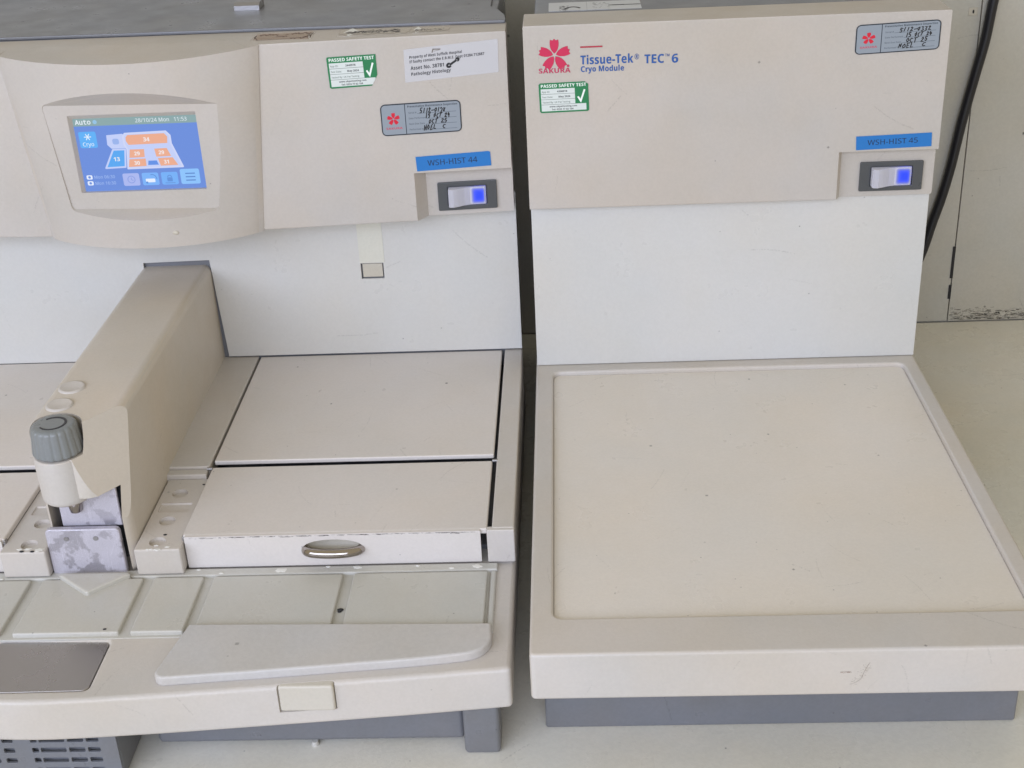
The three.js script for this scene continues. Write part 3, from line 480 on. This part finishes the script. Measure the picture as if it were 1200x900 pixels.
  const asset = canvasTexture(1100, 400, (k, w, h) => {
    k.clearRect(0, 0, w, h); k.fillStyle = 'rgba(226,226,230,0.55)'; k.fillRect(0, 0, w, h);
    k.fillStyle = '#23252b'; fit(k, 'Property of West Suffolk Hospital', 60, 118, 620, 'bold 46px sans-serif'); fit(k, 'If faulty contact the E.B.M.E. Dept 01284 712887', 60, 172, 880, 'bold 46px sans-serif');
    fit(k, 'Asset No. 38781', 70, 256, 400, 'bold 60px sans-serif'); fit(k, 'Pathology Histology', 70, 326, 470, 'bold 54px sans-serif');
    k.strokeStyle = '#1a1b20'; k.lineWidth = 26; k.beginPath(); k.moveTo(530, 246); k.lineTo(612, 196); k.stroke(); k.beginPath(); k.arc(520, 250, 20, 0.3, 5.2); k.stroke(); k.beginPath(); k.arc(622, 190, 13, 3.2, 8); k.stroke();
    k.strokeStyle = '#6b625a'; k.lineWidth = 12; k.beginPath(); k.moveTo(330, 74); k.lineTo(344, 34); k.lineTo(430, 42); k.stroke(); k.lineWidth = 4; k.beginPath(); k.moveTo(350, 60); k.lineTo(420, 50); k.stroke();
  });
  sticker('asset_label', T, [[-0.0980, 0.3985], [-0.0210, 0.4030], [-0.0985, 0.3715]], wing, asset, null, { alpha: true, thick: 0.0002, label: 'clear asset label with black printed text' });
  sticker('service_sticker', T, [[-0.1212, 0.3541], [-0.0544, 0.3548], [-0.1212, 0.3273]], wing, serviceSticker([['5112-0128', 390, 260], ['15 OCT 24', 440, 250], ['OCT 25', 470, 190], ['NOEL  C', 420, 220]]), roundOutline(0.06, 0.15), { label: 'silver maintenance sticker with red blossom and handwriting' });
  sticker('name_label', T, [[-0.0951, 0.3082], [-0.0320, 0.3096], [-0.0946, 0.2952]], wing, nameLabel('WSH-HIST 44'), [[0, 0.02], [0.97, 0], [1, 0.05], [1, 0.98], [0, 1]], { label: 'blue tape label reading WSH-HIST 44' });
  // torn label remains and old writing on the hood's top
  const note = canvasTexture(640, 200, (k, w, h) => {
    k.clearRect(0, 0, w, h); k.fillStyle = 'rgba(196,178,164,0.55)'; k.beginPath(); k.moveTo(10, 30); k.lineTo(620, 10); k.lineTo(560, 150); k.lineTo(60, 190); k.fill();
    k.strokeStyle = 'rgba(78,46,34,0.85)'; k.lineWidth = 9; k.beginPath(); k.moveTo(24, 60); k.lineTo(14, 110); k.lineTo(70, 180); k.stroke(); k.beginPath(); k.moveTo(540, 150); k.lineTo(610, 100); k.lineTo(622, 40); k.stroke();
    const scrawl = (x, y, n, s) => { k.beginPath(); k.moveTo(x, y); for (let i = 0; i < n; i++) k.lineTo(x += s * (0.4 + rnd()), y + (rnd() - 0.5) * 46); k.stroke(); };
    k.lineWidth = 11; scrawl(60, 60, 16, 15); scrawl(390, 50, 14, 14); scrawl(250, 120, 9, 14); k.fillStyle = 'rgba(78,46,34,0.8)'; k.fillRect(330, 56, 30, 10);
  });
  flatPrint('old_note', hood, -0.2235, -0.1735, -0.0420, -0.0120, 0.40955, note, { alpha: true });
  const torn = (n) => canvasTexture(640, 220, (k, w, h) => {
    k.clearRect(0, 0, w, h);
    k.fillStyle = 'rgba(208,200,190,0.8)'; k.beginPath(); k.moveTo(10, 150); for (let i = 0; i <= 30; i++) k.lineTo(10 + i * 21, 40 + rnd() * 60); k.lineTo(630, 130); for (let i = 30; i >= 0; i--) k.lineTo(10 + i * 20, 150 + rnd() * 50); k.fill();
    k.fillStyle = '#e9e9e6'; k.beginPath(); k.moveTo(40, 120); k.lineTo(100, 10); k.lineTo(180, 100); k.fill();
    for (let i = 0; i < n; i++) { k.fillStyle = `rgba(36,34,38,${0.4 + rnd() * 0.6})`; k.fillRect(60 + rnd() * 480, 90 + rnd() * 60, 3 + rnd() * 24, 3 + rnd() * 9); }
  });
  flatPrint('torn_label', hood, -0.1530, -0.0930, -0.0480, -0.0160, 0.40955, torn(260), { alpha: true });
  flatPrint('torn_label', hood, -0.0930, -0.0610, -0.0450, -0.0180, 0.40955, torn(110), { alpha: true });
  // metal clip on the grey top
  {
    const s = poly([[0, 0], [0.022, 0], [0.022, 0.004], [0.018, 0.0065], [0.002, 0.0065], [0, 0.004]].map(([z, y]) => [-0.150 + z, y]));
    const g = new THREE.ExtrudeGeometry(s, { depth: 0.022, bevelEnabled: true, bevelThickness: 0.0006, bevelSize: 0.0006, bevelOffset: -0.0006, bevelSegments: 2 });
    g.rotateY(-Math.PI / 2); g.translate(-0.2385, 0.4122, 0);
    part('top_clip', toCreasedNormals(g, 0.5), M.alu, rearH);
  }
  // ---- dispensing arm
  const kx = -0.3385, kz = 0.2560;
  {
    const s = new THREE.Shape(); const q = (x, z) => [x, -z];
    s.moveTo(...q(-0.3605, -0.056)); s.lineTo(...q(-0.3605, 0.246)); s.quadraticCurveTo(...q(-0.3600, 0.2560), ...q(-0.3520, 0.2580)); s.lineTo(...q(-0.3260, 0.2690)); s.quadraticCurveTo(...q(-0.3200, 0.2705), ...q(-0.3150, 0.2680)); s.lineTo(...q(-0.3020, 0.2615)); s.quadraticCurveTo(...q(-0.2955, 0.2580), ...q(-0.2955, 0.2480)); s.lineTo(...q(-0.2955, -0.056)); s.closePath();
    const body = plan(s, 0.0755, 0.2010, 0.0075, 5);
    const open = plan(roundPoly(pz([[-0.3560, 0.33], [-0.3008, 0.33], [-0.3008, 0.2150], [-0.3560, 0.2150]]), 0.001), 0.05, 0.1480, 0.0);
    const openTop = cyl(0.0196, 0.0196, 0.1800, 0.30, kx, kz, 48);
    const A = V(-0.2955, 0.2012, 0.2200), B = V(-0.3250, 0.1790, 0.2690), C = V(-0.2955, 0.1080, 0.2620), nrm = B.clone().sub(A).cross(C.clone().sub(A)).normalize(); if (nrm.z < 0) nrm.negate();
    const slope = new THREE.BoxGeometry(0.2, 0.2, 0.1).translate(0, 0, 0.05).applyQuaternion(new THREE.Quaternion().setFromUnitVectors(V(0, 0, 1), nrm)).translate(A.x, A.y, A.z);
    const armG = cut(body, slope, open, openTop);
    const arm = part('dispensing_arm', armG, M.arm, T);
    // inside the mouth
    part('mouth_liner', box(-0.3557, -0.3011, 0.0765, 0.1478, 0.2150, 0.2180, 0.0004), M.grey, arm);
    part('upper_heat_plate', box(-0.3490, -0.3040, 0.1150, 0.1475, 0.2515, 0.2545, 0.001), scratched(0), arm);
    part('lower_heat_plate', front(roundPoly(rect(-0.3605, -0.3045, 0.0750, 0.1175), 0.0045), 0.2575, 0.2625, 0.0012, 3), scratched(1), arm);
    for (const [x, y] of [[-0.3450, 0.1095], [-0.3230, 0.1095]]) part('screw', new THREE.CylinderGeometry(0.0019, 0.0019, 0.001, 16).rotateX(Math.PI / 2).translate(x, y, 0.2627), M.alu, arm);
    // nozzle tube, tip and knob
    const noz = part('nozzle_barrel', lathe([[0, 0.1430], [0.0165, 0.1430], [0.0179, 0.1444], [0.0183, 0.1475], [0.0184, 0.1785], [0.0170, 0.1799], [0, 0.1799]], kx, 0, kz), M.cream, arm);
    part('nozzle_tip', lathe([[0, 0.1300], [0.0045, 0.1300], [0.0060, 0.1435], [0, 0.1435]], kx + 0.0030, 0, kz, 28), M.chrome, arm);
    const ks = new THREE.Shape(); for (let i = 0; i <= 144; i++) { const a = i / 144 * Math.PI * 2, r = 0.0180 - 0.0006 * Math.pow(Math.max(0, Math.cos(a * 18)), 2); i ? ks.lineTo(Math.cos(a) * r, Math.sin(a) * r) : ks.moveTo(r, 0); }
    const kg = new THREE.ExtrudeGeometry(ks, { depth: 0.0165, bevelEnabled: true, bevelThickness: 0.003, bevelSize: 0.003, bevelOffset: -0.003, bevelSegments: 4 });
    kg.rotateX(-Math.PI / 2); { const p = kg.attributes.position; for (let i = 0; i < p.count; i++) { const t = (p.getY(i) + 0.003) / 0.0225, f = 1.03 - 0.14 * t; p.setX(i, p.getX(i) * f); p.setZ(i, p.getZ(i) * f); } }
    kg.translate(kx, 0.1835, kz); const knob = part('flow_knob', toCreasedNormals(kg, 0.7), M.knob, arm);
    const arc = new THREE.Shape(); arc.absarc(0, 0, 0.0098, -3.0, 1.9, false); arc.absarc(-0.0004, 0, 0.0084, 1.9, -3.0, true); arc.closePath();
    part('knob_mark', new THREE.ExtrudeGeometry(arc, { depth: 0.0003, bevelEnabled: false, curveSegments: 28 }).rotateX(-Math.PI / 2).rotateY(0.5).translate(kx, 0.2030, kz), M.rubber, knob);
    // two round plugs on the top
    for (const z of [0.1960, 0.2245]) part('top_plug', lathe([[0, 0.0006], [0.0060, 0.0008], [0.0082, 0.0016], [0.0096, 0.0014], [0.0102, 0]], -0.3445, 0.2009, z, 36), M.cream, arm);
  }
}
function scratched(v) {                      // bare metal with scraped wax: patches with torn edges, drips and scratches
  const N = 512, a = fbm(N, 5, 6, 401 + v, 0.62), b = fbm(N, 7, 4, 777 + v * 13), g = noiseField(N, 256, 5 + v), wax = new Float32Array(N * N), sc = new Float32Array(N * N); let q = 99 + v; const R = () => { q = (q * 1664525 + 1013904223) >>> 0; return q / 4294967296; };
  for (let i = 0; i < N * N; i++) { const x = (i % N) / N, y = ((i / N) | 0) / N, lean = v ? 0.06 * Math.sin(x * 5 - 1.2) + 0.05 : 0.12, t = Math.max(0, Math.min(1, (a[i] + lean - 0.47) / 0.05)); wax[i] = t * (0.7 + 0.3 * b[i]) + (1 - t) * 0.2 * b[i]; }
  for (let k = 0; k < 170; k++) { let x = R() * N, y = R() * N; const an = R() < 0.5 ? 1.57 + (R() - 0.5) * 0.3 : R() * 6.28, L = 20 + R() * 120, wd = R() < 0.15 ? 2 : 1, t = R() < 0.6 ? 1 : -0.8; for (let i = 0; i < L; i++) { x += Math.cos(an); y += Math.sin(an); for (let d = 0; d < wd; d++) sc[(((y | 0) + N) % N) * N + (((x + d | 0) + N) % N)] = t * (0.3 + R() * 0.5); } }
  const col = dataTexture(N, (i) => { const c = 0.74 + wax[i] * 0.085 + (g[i] - 0.5) * 0.06 + sc[i] * 0.14; return [c * 1.0, c * 0.985, c * 1.02]; }, true, 0.056);
  const ro = dataTexture(N, (i) => { const w = 0.42 + 0.35 * wax[i]; return [w, w, w]; }, false, 0.056);
  const me = dataTexture(N, (i) => { const w = 0.62 - 0.34 * wax[i]; return [w, w, w]; }, false, 0.056);
  return new THREE.MeshPhysicalMaterial({ color: lin(0.86, 0.855, 0.875), map: col, metalness: 1, metalnessMap: me, roughness: 0.85, roughnessMap: ro });
}

// ---------------------------------------------------------------- power cable behind the cold module
{
  const pts = [[0.50, 0.80], [0.4905, 0.60], [0.4800, 0.45], [0.4675, 0.3591], [0.4634, 0.3175], [0.4573, 0.2827], [0.4492, 0.2354], [0.4418, 0.1817], [0.4359, 0.1504], [0.4284, 0.1205], [0.4220, 0.0920], [0.4120, 0.0620], [0.395, 0.030], [0.37, 0.0068]].map(([x, y], i) => V(x, y, i < 12 ? -0.3085 : -0.300 + (i - 12) * 0.01));
  pts.push(V(0.33, 0.0052, -0.28), V(0.27, 0.0052, -0.275));
  const c = part('power_cable', new THREE.TubeGeometry(new THREE.CatmullRomCurve3(pts), 140, 0.0051, 14), M.rubber);
  c.userData = { label: 'thick black power cable hanging down the wall beside the cold plate module', category: 'cable' };
}

// ---------------------------------------------------------------- window that lights the bench
{
  const o = thing('window', 'white framed daylight window facing the two machines', 'window', WINDOW.at.x, WINDOW.at.z, WINDOW.at.y);
  o.lookAt(WINDOW.aim); const w = WINDOW.w, h = WINDOW.h, white = mat(lin(0.8, 0.8, 0.8), null, 0.4);
  const add = (name, g, m) => { const q = new THREE.Mesh(g, m); q.name = name; o.add(q); return q; };
  for (const s of [-1, 1]) { add('frame_side', new RoundedBoxGeometry(0.07, h + 0.14, 0.06, 2, 0.004).translate(s * (w / 2 + 0.036), 0, 0), white); add('frame_rail', new RoundedBoxGeometry(w, 0.07, 0.06, 2, 0.004).translate(0, s * (h / 2 + 0.036), 0), white); }
for (let k = 0; k < 3; k++) add('window_pane', new THREE.BoxGeometry(w / 3 - 0.05, h, 0.006).translate((k - 1) * w / 3, 0, 0), new THREE.MeshStandardMaterial({ color: 0x000000, emissive: lin(...WINDOW.color), emissiveIntensity: 0.9 }));
  for (const s of [-1, 1]) add('mullion', new RoundedBoxGeometry(0.05, h, 0.05, 2, 0.004).translate(s * w / 6, 0, -0.01), white);
  const L = new THREE.RectAreaLight(lin(...WINDOW.color), WINDOW.radiance, w, h); L.position.copy(WINDOW.at).addScaledVector(WINDOW.aim.clone().sub(WINDOW.at).normalize(), 0.01); L.lookAt(WINDOW.aim); scene.add(L);
}

scene.traverse((o) => { if (o.isMesh) { o.castShadow = true; o.receiveShadow = true; } });
renderer.render(scene, camera);
